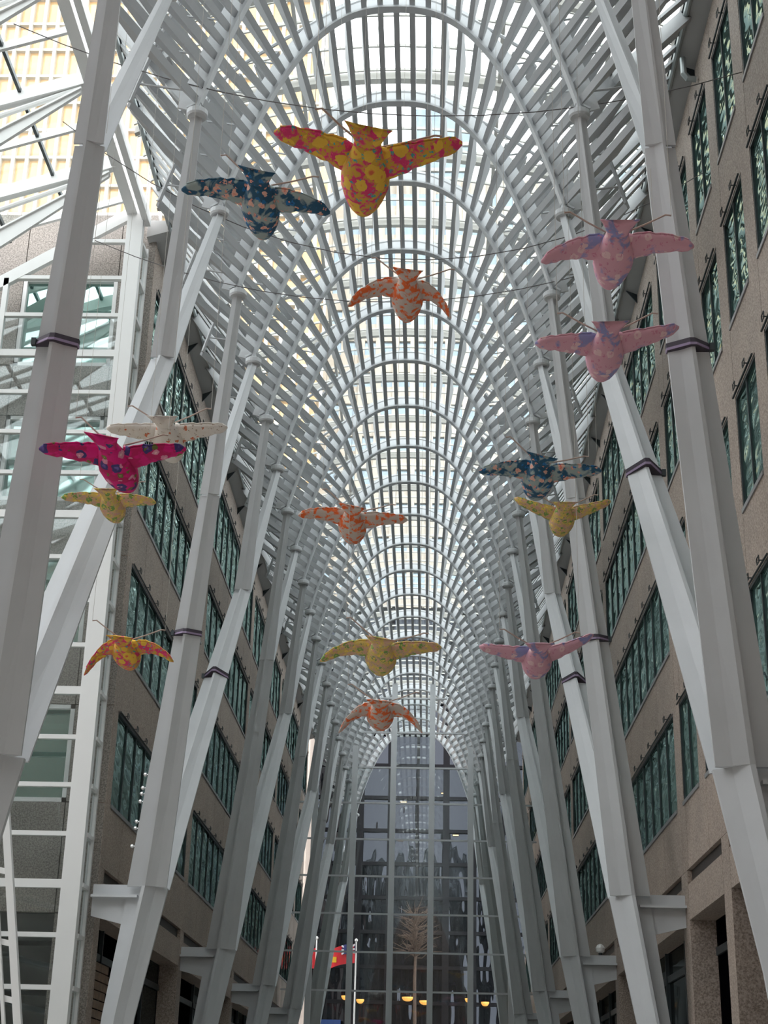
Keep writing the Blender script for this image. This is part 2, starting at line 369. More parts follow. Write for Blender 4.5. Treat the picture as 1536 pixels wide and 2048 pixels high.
# ---- gutters, soffits and fin brackets along both eaves
for sgn, nm, ys in ((1, 'trim_1', 15.0), (-1, 'trim_2', 37.0)):
    b = MB()
    b.add([(sgn*7.27, ys, 24.85), (sgn*7.27, 98.6, 24.85), (sgn*6.62, 98.6, 25.05), (sgn*6.62, ys, 25.05), (sgn*7.27, ys, 25.4), (sgn*7.27, 98.6, 25.4), (sgn*6.62, 98.6, 25.4), (sgn*6.62, ys, 25.4)],
          [(0, 1, 2, 3), (4, 7, 6, 5), (0, 3, 7, 4), (1, 5, 6, 2), (3, 2, 6, 7), (0, 4, 5, 1)])
    t = b.build(nm, M['soffit']); tag(t, kind='structure')
    MB().tube([(sgn*6.58, ys-(14 if sgn < 0 else 0), 25.02), (sgn*6.58, 98.6, 25.02)], .07, 8).build('gutter_pipe', M['gutter'], t)
    MB().box(sgn*6.66, sgn*6.50, ys-(14 if sgn < 0 else 0), 98.6, 25.12, 25.38).build('gutter_beam', M['mull'], t)
    k = 0
    while yk(k+.5) < 98:
        y = yk(k+.4); k += 1
        if y < ys: continue
        mesh_obj('fin_bracket', [(sgn*7.05, y-.02, 24.55), (sgn*7.05, y-.02, 24.85), (sgn*6.72, y-.02, 24.98), (sgn*7.05, y+.02, 24.55), (sgn*7.05, y+.02, 24.85), (sgn*6.72, y+.02, 24.98)],
                 [(0, 1, 2), (3, 5, 4), (0, 3, 4, 1), (1, 4, 5, 2), (2, 5, 3, 0)], M['mull'], t)

# ================================================================== THE VAULT
ceil = empty('ceiling'); tag(ceil, kind='structure')
def zin(x): return HC - 5.49*(abs(x)/3.75)**2.55
# arc-length table of the inner curve (one half, crown -> disc)
NS = 400
tab = []; acc = 0; px_, pz_ = 0, HC
for i in range(NS+1):
    x = 3.75*i/NS; z = zin(x); acc += math.hypot(x-px_, z-pz_); px_, pz_ = x, z; tab.append((acc, x, z))
LEN = acc
def at_len(s):
    for i in range(1, NS+1):
        if tab[i][0] >= s:
            a, b = tab[i-1], tab[i]; t = (s-a[0])/max(1e-9, b[0]-a[0])
            x = a[1]+(b[1]-a[1])*t; z = a[2]+(b[2]-a[2])*t; dx, dz = b[1]-a[1], b[2]-a[2]; l = math.hypot(dx, dz)
            return x, z, dx/l, dz/l
    a, b = tab[-2], tab[-1]; l = math.hypot(b[1]-a[1], b[2]-a[2])
    return b[1], b[2], (b[1]-a[1])/l, (b[2]-a[2])/l
def sm(t): t = max(0, min(1, t)); return t*t*(3-2*t)
def flare(z): return 1.35*sm((HC-z)/2.7)
DS = 0.362
NSL = int(LEN/DS)
stations = []
for i in range(-NSL, NSL+1):
    s = abs(i)*DS; x, z, tx, tz = at_len(s); sg = 1 if i >= 0 else -1
    n = Vector((-tz, 0, tx))                      # outward normal on the + side
    stations.append((Vector((sg*x, 0, z)), Vector((sg*n.x, 0, n.z)), Vector((sg*tx, 0, tz)), sg))
# arch rib meshes in local coordinates (y = 0 is the arch plane)
def arch_meshes():
    N = 64; pts = []
    for i in range(-N, N+1):
        s = abs(i)/N*LEN; x, z, tx, tz = at_len(s); sg = 1 if i >= 0 else -1
        pts.append((Vector((sg*x, 0, z)), Vector((sg*-tz, 0, tx))))
    fl_, wb, ot = MB(), MB(), MB()
    rings = []; rings2 = []
    for p, n in pts:
        rings.append([p+Vector((0, -.11, 0)), p+Vector((0, .11, 0)), p+n*.05+Vector((0, .11, 0)), p+n*.05+Vector((0, -.11, 0))])
        rings2.append([p+n*.05+Vector((0, -.025, 0)), p+n*.05+Vector((0, .025, 0)), p+n*.42+Vector((0, .025, 0)), p+n*.42+Vector((0, -.025, 0))])
    fl_.loft(rings); wb.loft(rings2)
    out = []
    for p, n in pts[::2]: out.append((p.x+math.copysign(flare(p.z), p.x) if p.x else 0, 0, p.z+.14*max(0, n.z)+.22))
    ot.tube(out, .045, 6)
    for i in range(4, len(pts), 8):
        if i % 16 == 4 or True:
            j = i//2
            if j < len(out) and i % 8 == 4: ot.tube([pts[i][0]+pts[i][1]*.4, out[j]], .025, 5)
    return fl_, wb, ot
flm, wbm, otm = arch_meshes()
def me_from(mb, name, mat, smooth=False):
    me = bpy.data.meshes.new(name); me.from_pydata(mb.v, [], mb.f); me.materials.append(mat)
    return me
ME_FL, ME_WB, ME_OT = me_from(flm, 'rim_flange', M['steel']), me_from(wbm, 'web', M['steel']), me_from(otm, 'outer_hoop', M['slat'])
for k in range(KBACK, KMAX+1):
    a = bpy.data.objects.new('arch_rib', ME_FL); link(a, ceil); a.location = (0, yk(k), 0)
    for nm, me in (('web', ME_WB), ('outer_hoop', ME_OT)):
        c = bpy.data.objects.new(nm, me); link(c, a)
# slats: one bay, from the front face of an arch towards the arch before it, flaring outwards
def slat_mesh(st_):
    p, n, t, sg = st_
    f = p+n*.09; e = Vector((sg*flare(p.z), 0, 0)) if p.x else Vector((0, 0, 0))
    q = f+e
    b = MB(); w_ = .066+.020*sm((HC-p.z)/2); rings = []
    for fr, dep in ((0, .06), (.5, .26), (1, .06)):
        c = f.lerp(q, fr)+Vector((0, -.05-fr*(S-.16), 0))
        # width follows the arch tangent, depth its outward normal
        rings.append([c-t*w_, c+t*w_, c+t*w_*.8+n*dep, c-t*w_*.8+n*dep])
    return b.loft(rings)
slat_me = [me_from(slat_mesh(s), 'slat', M['slat']) for s in stations]
bay_list = list(range(KBACK+1, KMAX+1))
count = 0; rest = MB()
for k in bay_list:
    for i, s in enumerate(stations):
        if 1 <= k and count < 300:
            o = bpy.data.objects.new('slat', slat_me[i]); link(o, ceil); o.location = (0, yk(k), 0); count += 1
        else:
            mb = slat_mesh(s); rest.add([(v[0], v[1]+yk(k), v[2]) for v in mb.v], mb.f)
rs = rest.build('slat_field', M['slat'], ceil); tag(rs, kind='stuff')
# struts from each disc to the eave one bay further on, and the slats of the side slopes beside them
side = MB()
for k in range(KBACK, KMAX+1):
    for sg in (-1, 1):
        p0 = Vector((sg*(A+.05), yk(k), HD+.12)); p1 = Vector((sg*6.66, yk(k)+S*.97, 25.22))
        if yk(k)+S > 99: p1 = Vector((sg*6.66, yk(k)+S*.1, 25.22))
        st_ = MB().beam(p0, p1, .15, .30, up=(-sg, 0, .6)).build('strut', M['slat'], ceil)
        for j in range(1, 6):
            fr = j/6; o = Vector((0, S*fr, 0))
            a = p0.lerp(p1, .22)+o; b = p1+o-Vector((0, 0, 0))
            if b.y > 99: continue
            up = Vector((-sg, 0, .6))
            m = a.lerp(b, .5)
            side.beam(a+Vector((0, 0, .12)), b+Vector((0, 0, .12)), .20 if j != 3 else .26, .07, up=up)
so = side.build('side_slope_slats', M['slat'], ceil); tag(so, kind='stuff')

# glass roof over everything: shallow barrel, arched bars every third of a bay
rg = empty('glass_roof', parent=ceil)
def zroof(x): return 27.3-1.75*(x/6.9)**2
XS = [-6.9+13.8*i/18 for i in range(19)]
def roof_strip(y0, y1):
    b = MB(); vs = []; fs = []
    for x in XS:
        vs += [(x, y0, zroof(x)), (x, y1, zroof(x)), (x, y1, zroof(x)+.02), (x, y0, zroof(x)+.02)]
    return b.loft([vs[i*4:i*4+4] for i in range(len(XS))])
TH = S/3
pm = me_from(roof_strip(0.02, TH-.02), 'roof_pane', M['roof'])
def arc_bar(wd, dp):
    return MB().loft([[(x, -wd/2, zroof(x)-dp), (x, wd/2, zroof(x)-dp), (x, wd/2, zroof(x)), (x, -wd/2, zroof(x))] for x in XS])
bm1 = me_from(arc_bar(.16, .22), 'main_bar', M['bar']); bm2 = me_from(arc_bar(.05, .07), 'glazing_bar', M['bar'])
nbay = KMAX-KBACK
for i in range(nbay*3):
    y = yk(KBACK)+i*TH
    o = bpy.data.objects.new('roof_pane', pm); link(o, rg); o.location = (0, y, 0)
    o = bpy.data.objects.new('main_bar' if i % 3 == 1 else 'glazing_bar', bm1 if i % 3 == 1 else bm2); link(o, rg); o.location = (0, y, 0)
    if i % 3 == 1:
        for dy in (-.22, .30):
            o = bpy.data.objects.new('glazing_bar', bm2); link(o, rg); o.location = (0, y+dy, 0)
for x in (-5.2, -2.6, 2.6, 5.2):
    MB().box(x-.05, x+.05, yk(KBACK), yk(KMAX), zroof(x)-.10, zroof(x)).build('purlin', M['bar'], rg)

# ================================================================== TREE COLUMNS
CT = [(0, 6.62, .36, .22), (3.75, 6.26, .44, .32), (6.65, 5.78, .52, .42), (15.4, 4.40, .27, .19), (19.96, 3.75, .11, .11), (21, 3.6, .11, .11)]
def cint(h, c):
    for p, q in zip(CT[:-1], CT[1:]):
        if h <= q[0]: return p[c]+(q[c]-p[c])*(h-p[0])/(q[0]-p[0])
def colx(h): return cint(h, 1)
# arrow-shaped section: hollow-faced head towards the hall, thin tail towards the wall
SEC = [(1.0, .13), (.52, .49), (.08, 1.0), (-.10, 1.0), (-.16, .22), (-1.0, .22)]
def section(sg, h, y, T, split=0):
    x = colx(h); H, Q = cint(h, 2), cint(h, 3); r = []
    for n, t in SEC: r.append(Vector((sg*(x-n*(H if n > 0 else Q)), y+t*T, h)))
    for n, t in SEC[::-1]: r.append(Vector((sg*(x-n*(H if n > 0 else Q)), y-t*T, h)))
    return r
ORD = ['nearest', 'second', 'third', 'fourth', 'fifth', 'farthest']
def tree(j, sg):
    yc = TREE_Y[j]; side = 'left' if sg < 0 else 'right'
    t = empty('tree_column', (sg*colx(0), yc, 0))
    tag(t, f'white steel tree-like column forking twice to four discs, {ORD[j]} of six on the {side}', 'column', 'forked columns along the hall')
    b = MB(); b.loft([section(sg, h, yc, T) for h, T in ((0, .28), (3.7, .34), (6.65, .46))])
    b.build('trunk', M['steel'], t)
    for d in (-1, 1):
        b = MB(); rings = []
        for h, T in ((6.65, .23), (8.5, .25), (11, .24), (13.2, .22), (15.4, .20)):
            fr = (h-6.65)/(15.4-6.65); rings.append(section(sg, h, yc+d*(.23+(S-.23)*fr), T))
        b.loft(rings); b.build('branch', M['steel'], t)
        for e in (-1, 1):
            b = MB(); rings = []
            for h, T in ((15.4, .10), (17.2, .115), (19.9, .10)):
                fr = (h-15.4)/(19.9-15.4); rings.append(section(sg, h, yc+d*S+e*(.10+(S/2-.10)*fr), T))
            b.loft(rings); u = b.build('upper_branch', M['steel'], t)
            yy = yc+d*S+e*S/2
            MB().tube([(sg*A, yy, 19.84), (sg*A, yy, 19.88), (sg*A, yy, 19.98), (sg*A, yy, 20.02)], [.18, .21, .21, .16], 20).tube([(sg*A, yy, 20.0), (sg*A, yy, 20.28)], .07, 8).build('cap_disc', M['steel'], t)
    if j == 0 and sg < 0: return t
    b = MB(); x0, x1 = sg*5.95, sg*7.06
    xs0, xs1 = min(x0, x1), max(x0, x1)
    b.box(xs0, xs1, yc-.27, yc+.27, 6.40, 6.46).box(xs0, xs1, yc-.03, yc+.03, 6.46, 6.72)
    b.add([(x0, yc-.04, 6.40), (x1, yc-.04, 6.40), (x1, yc-.04, 5.98), (sg*6.30, yc-.04, 5.80), (x0, yc-.04, 5.80), (x0, yc+.04, 6.40), (x1, yc+.04, 6.40), (x1, yc+.04, 5.98), (sg*6.30, yc+.04, 5.80), (x0, yc+.04, 5.80)],
          [(0, 1, 2, 3, 4), (9, 8, 7, 6, 5), (0, 5, 6, 1), (1, 6, 7, 2), (2, 7, 8, 3), (3, 8, 9, 4), (4, 9, 5, 0)])
    b.build('wall_bracket', M['steel'], t)
    return t
for j in range(6):
    for sg in (-1, 1): tree(j, sg)

# ================================================================== END GLASS WALL
YE = 85.9
ew = empty('window_1', (0, YE, 0)); tag(ew, kind='structure')
mx_ = [-5.5, -3.3, -1.1, 1.1, 3.3, 5.5]
zb_ = [2.0+2.04*i for i in range(12)]
def vault_top(x): return zin(x)+.1 if abs(x) < 3.7 else 20.1+(abs(x)-3.75)*1.5
for x in mx_: MB().box(x-.16, x+.16, YE-.2, YE+.12, 0, vault_top(x)).build('mullion', M['steel'], ew)
for z in zb_:
    if z < 20: xw = 7.0
    else:
        xw = 3.75*((HC-z)/5.49)**(1/2.55) if z < HC else 0
    if xw > .3: MB().box(-xw, xw, YE-.09, YE+.05, z-.045, z+.045).build('transom', M['steel'], ew)
xe = [-7.0]+mx_+[7.0]; ze = [0]+zb_
for a, b in zip(xe[:-1], xe[1:]):
    top = min(vault_top(a), vault_top(b))
    for z0, z1 in zip(ze[:-1], ze[1:]):
        if z1 > top+.5: continue
        MB().box(a+.02, b-.02, YE-.015, YE+.005, z0, z1).build('pane', M['wall_glass'], ew)

# ================================================================== WEST COURT: glazed screen, building end, lean-to roof
YS = 36.5
be = MB().box(-30, -WX-.02, YL+.3, YL+.6, 0, 25.8).build('wall_west_end', M['joint']); tag(be, kind='structure')
xw_ = [(-10.75, -8.05), (-14.6, -11.9)]
zz = [0, 6.09]+[v for a, b in ROWS for v in (a, b)]+[25.8]
for a, b in zip(zz[:-1], zz[1:]):
    isw = (a, b) in ROWS or b == 6.09
    cols = [-WX, -8.05, -10.75, -11.9, -14.6, -17.3, -20, -22.7, -25.4, -28]
    for xa, xb in zip(cols[:-1], cols[1:]):
        if isw and (xb, xa) in xw_: continue
        block('stone_panel', xb+G, xa-G, YL, YL+.28, a+G, b-G, M['stone_l'], be)
for (z0, z1) in ROWS:
    for (xa, xb) in xw_:
        fr = MB(); t = .11
        fr.box(xa, xa+t, YL+.02, YL+.25, z0, z1).box(xb-t, xb, YL+.02, YL+.25, z0, z1).box(xa, xb, YL+.02, YL+.25, z1-t, z1).box(xa, xb, YL+.02, YL+.25, z0, z0+t)
        wo = fr.build('window', M['frame'], be, origin=((xa+xb)/2, YL+.1, z0))
        block('pane', xa+t, xb-t, YL+.16, YL+.18, z0+t, z1-t, M['glass_f'], wo)
for (xa, xb) in xw_:
    block('shop_pane', xa, xb, YL+.16, YL+.18, 0, 6.09, M['shop'], be)
scr = empty('window_2', (-7.5, YS, 0)); tag(scr, kind='structure')
MB().box(-7.72, -7.27, YS-.14, YS+.14, 0, 25.3).build('corner_post', M['frame'], scr)
MB().box(-7.36, -7.24, YL-.12, YL-.0, 0, 24.6).build('return_post', M['frame'], scr)
def ztop(x): return 25.35-.66*(-7.6-x)
bars = [0.76+1.18*i for i in range(21)]
XL = -13.4
posts = [-10.95, XL]
for i, z in enumerate(bars):
    xa = max(XL, -7.6-(25.35-z)/.66) if z > 21 else XL
    th = .055 if i % 4 != 1 else .10
    if z < 25: MB().box(xa, -7.7, YS-.07, YS+.07, z-th, z+th).build('transom', M['frame'], scr)
    if z < 24.4: MB().box(-7.40, -7.24, YS+.1, YL-.1, z-.05, z+.05).build('transom', M['frame'], scr)
for x in posts: MB().box(x-.07, x+.07, YS-.08, YS+.08, 6.7 if x > -11 else 0, ztop(x)).build('mullion', M['frame'], scr)
xs_ = [-7.72]+posts
for a, b in zip(xs_[:-1], xs_[1:]):
    for z0, z1 in zip(bars[:-1], bars[1:]):
        if z1 < ztop(b): MB().box(b+.05, a-.02, YS-.012, YS+.008, z0, z1).build('pane', M['wall_glass'], scr)
for z0, z1 in zip(bars[:-1], bars[1:]):
    if z1 < 24.6: MB().box(-7.32, -7.31, YS+.14, YL-.12, z0, z1).build('pane', M['wall_glass'], scr)
MB().beam((-7.5, YS, 25.38), (XL, YS, ztop(XL)), .16, .34).build('raking_beam', M['frame'], scr)
# leaning vestibule frame in the lower left corner
vb = empty('vestibule_frame', (-8.2, 33, 0)); tag(vb, 'white leaning steel frame of a glazed porch at the lower left edge', 'frame')
MB().beam((-8.55, 33, 9.2), (-6.95, 33, 0), .16, .16, up=(0, 1, 0)).build('post', M['frame'], vb)
MB().beam((-8.85, 33, 9.2), (-7.25, 33, 0), .07, .10, up=(0, 1, 0)).build('post', M['frame'], vb)
for z in (4.9, 3.75, 6.4, 2.5):
    xx = -6.95-(z/9.2)*1.6
    MB().beam((xx, 33, z), (xx-2.4, 33.6, z+.5), .10, .12).build('rail', M['frame'], vb)
mesh_obj('pane', [(-8.9, 33.02, 9.2), (-7.3, 33.02, 0), (-12, 33.6, 0), (-12, 33.6, 9.2), (-8.9, 33.04, 9.2), (-7.3, 33.04, 0), (-12, 33.62, 0), (-12, 33.62, 9.2)], [(0, 1, 2, 3), (7, 6, 5, 4), (0, 4, 5, 1), (1, 5, 6, 2), (2, 6, 7, 3), (3, 7, 4, 0)], M['wall_glass'], vb)
cw = MB().box(-30.5, -30, 7.5, YL+.6, 0, 19).box(-30, -WX-.8, 7.5, 8, 0, 26).build('wall_court_unseen', M['stone_l']); tag(cw, kind='structure')  # unseen walls added to block the sky; near one raised against screen reflections
# lean-to glass roof
lr = empty('ceiling_court'); tag(lr, kind='structure')
SL = .33
def zc(x): return 25.55-SL*(-7.6-x)
MB().box(-7.75, -7.45, 12, YS+.2, 25.2, 25.6).build('edge_beam', M['frame'], lr)
MB().box(-7.30, -7.12, 12, YS+.2, 25.0, 25.35).build('edge_beam', M['frame'], lr)
for i, y in enumerate([16.4+3.55*q for q in range(6)]):
    MB().beam((-7.55, y, zc(-7.55)-.18), (-17, y, zc(-17)-.18), .22, .34).build('rafter', M['frame'], lr)
    b = MB(); x0, x1 = -7.8, -17.0
    za0, za1 = zc(x0)-.45, zc(x0)-.75-.69*(x0-x1)
    vs = []
    for yy in (y-.05, y+.05):
        vs += [(x0, yy, za0), (x1, yy, za1+.60), (x1, yy, za1-.25), (x0-3.2, yy, za0-.69*3.2-.55), (x0, yy, za0-.12)]
    b.add(vs, [(0, 1, 2, 3, 4), (9, 8, 7, 6, 5), (0, 5, 6, 1), (1, 6, 7, 2), (2, 7, 8, 3), (3, 8, 9, 4), (4, 9, 5, 0)])
    b.beam((x0, y, za0), (x1, y, za1+.6), .22, .05)
    b.build('lower_chord', M['frame'], lr)
    MB().tube([(x0, y, za0+.05), (x1, y, zc(x1)-1.3)], .07, 8).build('tie_rod', M['frame'], lr)
    y2 = y+1.78
    MB().beam((-7.55, y2, zc(-7.55)-.1), (-17, y2, zc(-17)-.1), .10, .18).build('glazing_bar', M['frame'], lr)
    for (ya, yb) in ((y+.11, y2-.05), (y2+.05, y+3.55-.11)):
        if yb < YS+.5:
            b = MB(); b.add([(-7.6, ya, zc(-7.6)), (-7.6, yb, zc(-7.6)), (-17, yb, zc(-17)), (-17, ya, zc(-17)), (-7.6, ya, zc(-7.6)+.02), (-7.6, yb, zc(-7.6)+.02), (-17, yb, zc(-17)+.02), (-17, ya, zc(-17)+.02)],
                  [(3, 2, 1, 0), (4, 5, 6, 7), (0, 1, 5, 4), (1, 2, 6, 5), (2, 3, 7, 6), (3, 0, 4, 7)])
            b.build('roof_pane', M['roof'], lr)
for x in (-9.3, -11.0, -12.7, -14.4, -16.1):
    MB().box(x-.04, x+.04, 16, YS, zc(x)-.12, zc(x)).build('purlin', M['mull'], lr)

# ================================================================== TOWERS AND STREET BEYOND
def tower(name, label, x0, x1, y, z0, z1, body, rib, pane, nx, zpan, floor_h, ribw=.45, ribd=.5, bandh=.8):
    t = empty(name, ((x0+x1)/2, y, 0)); tag(t, label, 'building')
    MB().box(x0, x1, y+.3, y+14, 0, z1).build('tower_body', body, t)
    pw = (x1-x0)/nx
    for i in range(nx+1): block('rib', x0+i*pw-ribw/2, x0+i*pw+ribw/2, y-ribd, y+.3, z0, z1, rib, t)
    nf = int((z1-z0)/floor_h)
    for f in range(nf): block('floor_band', x0, x1, y-ribd*.6, y+.3, z0+f*floor_h, z0+f*floor_h+bandh, rib, t)
    c = 0
    for f in range(nf-1, -1, -1):
        if not (zpan[0] <= z0+f*floor_h <= zpan[1]): continue
        for i in range(nx):
            if c >= 300: break
            block('window_pane', x0+i*pw+ribw/2, x0+(i+1)*pw-ribw/2, y+.1, y+.2, z0+f*floor_h+bandh, z0+(f+1)*floor_h, pane, t); c += 1
    return t
tower('gold_tower', 'golden glass office tower with ivory ribs beyond the west roof', -58, -12, 140, 30, 128, M['gold'], M['goldrib'], M['gold'], 30, (88, 124), 3.65, .38, .6, .34)
tower('cream_tower', 'cream stone office tower seen through the vault crown', -11, 16, 150, 20, 104, M['cream'], M['cream'], M['blueglass'], 14, (24, 100), 3.9, .7, .35, 2.1)
tower('blue_tower', 'pale blue glass office tower peeping above the cream tower', -2, 5.5, 166, 60, 126, M['blueglass'], M['soffit'], M['blueglass'], 4, (100, 124), 4.0, .3, .25, .5)
tower('grey_tower', 'pale grey office tower to the right behind the vault', 22, 48, 150, 20, 112, M['soffit'], M['soffit'], M['blueglass'], 12, (60, 110), 3.9, .5, .35, 1.9)
tower('pink_stone_tower', 'pale pink stone building seen between the left columns', -17.5, -8.6, 112, 0, 34, M['pinkstone'], M['pinkstone'], M['shop'], 3, (2, 30), 4.2, 1.2, .4, 2.6)
# dark glass building across the street
db = empty('dark_glass_building', (0, 128, 0)); tag(db, 'dark glass office building across the street behind the end wall', 'building')
MB().box(-22, 22, 128.3, 136, 0, 44).build('core', M['dark'], db)
nx, px0, pwid, ph = 16, -19.2, 2.4, 2.75
for r in range(15):
    for c in range(nx):
        block('window_pane', px0+c*pwid+.12, px0+(c+1)*pwid-.12, 127.9, 128.0, 2.2+r*ph+.10, 2.2+(r+1)*ph-.10, M['dglass'], db)
for c in range(nx+1): block('mullion', px0+c*pwid-.12-(.15 if c % 3 == 0 else 0), px0+c*pwid+.12+(.15 if c % 3 == 0 else 0), 127.6, 128.3, 0, 44, M['dark'], db)
for r in range(16): block('floor_band', px0, -px0, 127.65, 128.3, 2.2+r*ph-.14, 2.2+r*ph+.14, M['dark'], db)
NTH = ['first', 'second', 'third', 'fourth', 'fifth', 'sixth', 'seventh', 'eighth']
# warm lamps in its lobby
for i, x in enumerate((-7.9, -5.6, -4.4, -.6, .8, 4.3, 5.6, 8.2)):
    z = 10.55+.25*(i % 2)
    l = empty('lobby_lamp', (x, 127.2, z)); tag(l, f'warm bowl lamp low on the dark glass building, {NTH[i]} from the left', 'lamp', 'lobby lamps')
    rr = .32+.14*(i in (3, 4))
    MB().tube([(x, 127.2, z-.26), (x, 127.2, z-.2), (x, 127.2, z-.05), (x, 127.2, z+.06)], [rr*.35, rr*.7, rr, rr*1.02], 14).build('bowl', M['lamp'], l)
    MB().tube([(x, 127.2, z+.06), (x, 127.2, z+.5), (x, 127.92, z+.5)], .03, 6).build('stem', M['dark'], l)
for i, (x, z) in enumerate(((-1.2, 26.6), (-1.4, 23.4), (3.2, 23.9), (6.6, 24.6), (2.2, 27.4), (8.5, 25.5))):
    l = empty('office_lamp', (x, 127.5, z)); tag(l, f'small pale strip lamp high on the dark glass building, {NTH[(1, 0, 3, 4, 2, 5)[i]]} from the left', 'lamp', 'office strip lamps')
    MB().box(x-.24, x+.24, 127.72, 127.82, z-.045, z+.045).build('tube', M['lampw'], l)
    MB().box(x-.28, x+.28, 127.74, 127.92, z+.045, z+.09).build('housing', M['dark'], l)
# blue sign panel at street level
sg_ = MB().box(-7.6, -5.9, 126.9, 127.0, 6.6, 9.0).build('blue_sign', M['bluesign'], origin=(-6.75, 127, 6.6)); tag(sg_, 'blue sign panel with a yellow mark on the dark glass building', 'sign')
MB().tube([(-6.9, 126.86, 7.6), (-6.4, 126.86, 7.8), (-6.3, 126.86, 8.2), (-6.7, 126.86, 8.5), (-7.1, 126.86, 8.3)], .09, 6).tube([(-7.1, 126.86, 7.4), (-6.5, 126.86, 7.3)], .07, 6).build('emblem', M['yellow'], sg_)
# bare street tree in front of it
tr = empty('bare_tree', (0, 120, 0)); tag(tr, 'bare brown street tree behind the end glass wall', 'tree')
MB().tube([(0, 120, 0), (.1, 120, 5), (0, 120, 11.5), (.1, 120, 16.4)], [.20, .16, .12, .05], 8).build('trunk', M['bark'], tr)
tw = MB()
for i in range(150):
    a = random.random()*2*math.pi; h = random.random(); l = (1.0+random.random()*1.3)*(1.1-.5*h)
    p = Vector((0, 120, 13.2+h*3.2)); d = Vector((math.cos(a)*l, math.sin(a)*l*.7, .5+random.uniform(-.2, .7)))
    q = p+d*.5+Vector((random.uniform(-.3, .3), 0, random.uniform(-.2, .3))); tw.tube([p, q, p+d+Vector((0, 0, random.uniform(-.6, .4)))], [.045, .03, .012], 4)
to = tw.build('twigs', M['bark'], tr); tag(to, kind='stuff')
# flags
def flagpole(x, y, h, label):
    f = empty('flagpole', (x, y, 0)); tag(f, label, 'flag')
    MB().tube([(x, y, 0), (x, y, h)], [.07, .045], 8).build('pole', M['pole'], f)
    MB().tube([(x, y, h), (x, y, h+.05), (x, y, h+.14), (x, y, h+.22)], [.03, .10, .11, .03], 10).build('finial', M['pole'], f)
    return f
def cloth(x0, x1, y, z0, z1, droop, ph, n=10):
    vs = []
    for i in range(n+1):
        t = i/n; x = x0+(x1-x0)*t; yy = y+.10*math.sin(t*7+ph)
        vs += [(x, yy, z0-droop*t*t), (x, yy, z1-droop*t*t), (x, yy+.02, z1-droop*t*t), (x, yy+.02, z0-droop*t*t)]
    return MB().loft([vs[i*4:i*4+4] for i in range(n+1)])
f1 = flagpole(-3.78, 104, 12.6, 'white flagpole flying a red ensign with a union flag corner')
cloth(-3.85, -5.75, 104, 11.25, 12.45, .55, 0).build('flag_cloth', M['red'], f1)
cloth(-3.84, -4.75, 103.97, 11.85, 12.46, .10, 0).build('canton', M['navy'], f1)
u = MB()
for (p, q) in (((-3.86, 11.88), (-4.74, 12.33)), ((-3.86, 12.43), (-4.74, 11.78)), ((-4.3, 12.42), (-4.3, 11.82)), ((-3.86, 12.14), (-4.74, 12.04))):
    u.beam((p[0], 103.93, p[1]), (q[0], 103.93, q[1]), .02, .10, up=(0, 0, 1)) if abs(p[0]-q[0]) > .1 else u.box(p[0]-.05, p[0]+.05, 103.92, 103.94, q[1], p[1])
u.build('union_cross', M['white'], f1)
MB().box(-5.35, -5.05, 103.86, 103.88, 11.25, 11.6).build('shield', M['yellow'], f1)
f2 = flagpole(-6.45, 104.5, 12.75, 'white flagpole flying a red and white maple leaf flag')
cloth(-6.5, -7.0, 104.5, 10.9, 12.2, .05, 1).build('flag_cloth', M['red'], f2)
cloth(-7.0, -7.9, 104.5, 10.85, 12.15, .25, 2).build('flag_centre', M['white'], f2)
cloth(-7.9, -8.5, 104.5, 10.6, 11.9, .35, 3).build('flag_cloth', M['red'], f2)
mesh_obj('maple_leaf', [(-7.45, 104.3, 11.85), (-7.6, 104.3, 11.6), (-7.75, 104.3, 11.62), (-7.65, 104.3, 11.3), (-7.45, 104.3, 11.2), (-7.25, 104.3, 11.3), (-7.15, 104.3, 11.62), (-7.3, 104.3, 11.6),
    (-7.45, 104.32, 11.85), (-7.6, 104.32, 11.6), (-7.75, 104.32, 11.62), (-7.65, 104.32, 11.3), (-7.45, 104.32, 11.2), (-7.25, 104.32, 11.3), (-7.15, 104.32, 11.62), (-7.3, 104.32, 11.6)],
    [tuple(range(8)), tuple(range(15, 7, -1))]+[(i, i+8, (i+1) % 8+8, (i+1) % 8) for i in range(8)], M['red'], f2)

# ================================================================== BIRDS
def at_depth(px, py, D):
    v = R_*((px-768)/FPX)+U_*((1024-py)/FPX)+W_
    return CAM+v*D
def ell(c, wx, wz, n=18, up=Vector((0, 0, 1)), flat=1.0):
    return [c+Vector((math.cos(t)*wx, 0, 0))+up*(math.sin(t)*wz) for t in [2*math.pi*j/n for j in range(n)]]
def wing_pts(root, tip, bend, chord, thick, sg):
    """spindle-shaped stuffed wing; chord runs fore and aft (y), seam along the trailing side"""
    rings = []; N = 12
    mid = root.lerp(tip, .5)+bend
    for i in range(N+1):
        t = i/N
        c = root*(1-t)**2+mid*(2*t*(1-t))+tip*t*t
        ch = chord*(1-.62*t)*(1 if t < .85 else math.sqrt(max(.02, 1-((t-.85)/.155)**2)))
        th = thick*(1-.45*t)*(1 if t < .85 else math.sqrt(max(.02, 1-((t-.85)/.155)**2)))
        lump = 1+.05*math.sin(i*1.7+sg*2)+.05*math.sin(i*3.1+sg)
        ring = []
        for j in range(14):
            a = 2*math.pi*j/14
            cy_, sz_ = math.cos(a)*ch*.5*lump, math.copysign(abs(math.sin(a))**.85, math.sin(a))*th*.5*lump
            ring.append(c+Vector((0, cy_*.92+sz_*.38, sz_*.92-cy_*.38)))     # trailing edge lifted, underside shows
        rings.append(ring)
    return rings
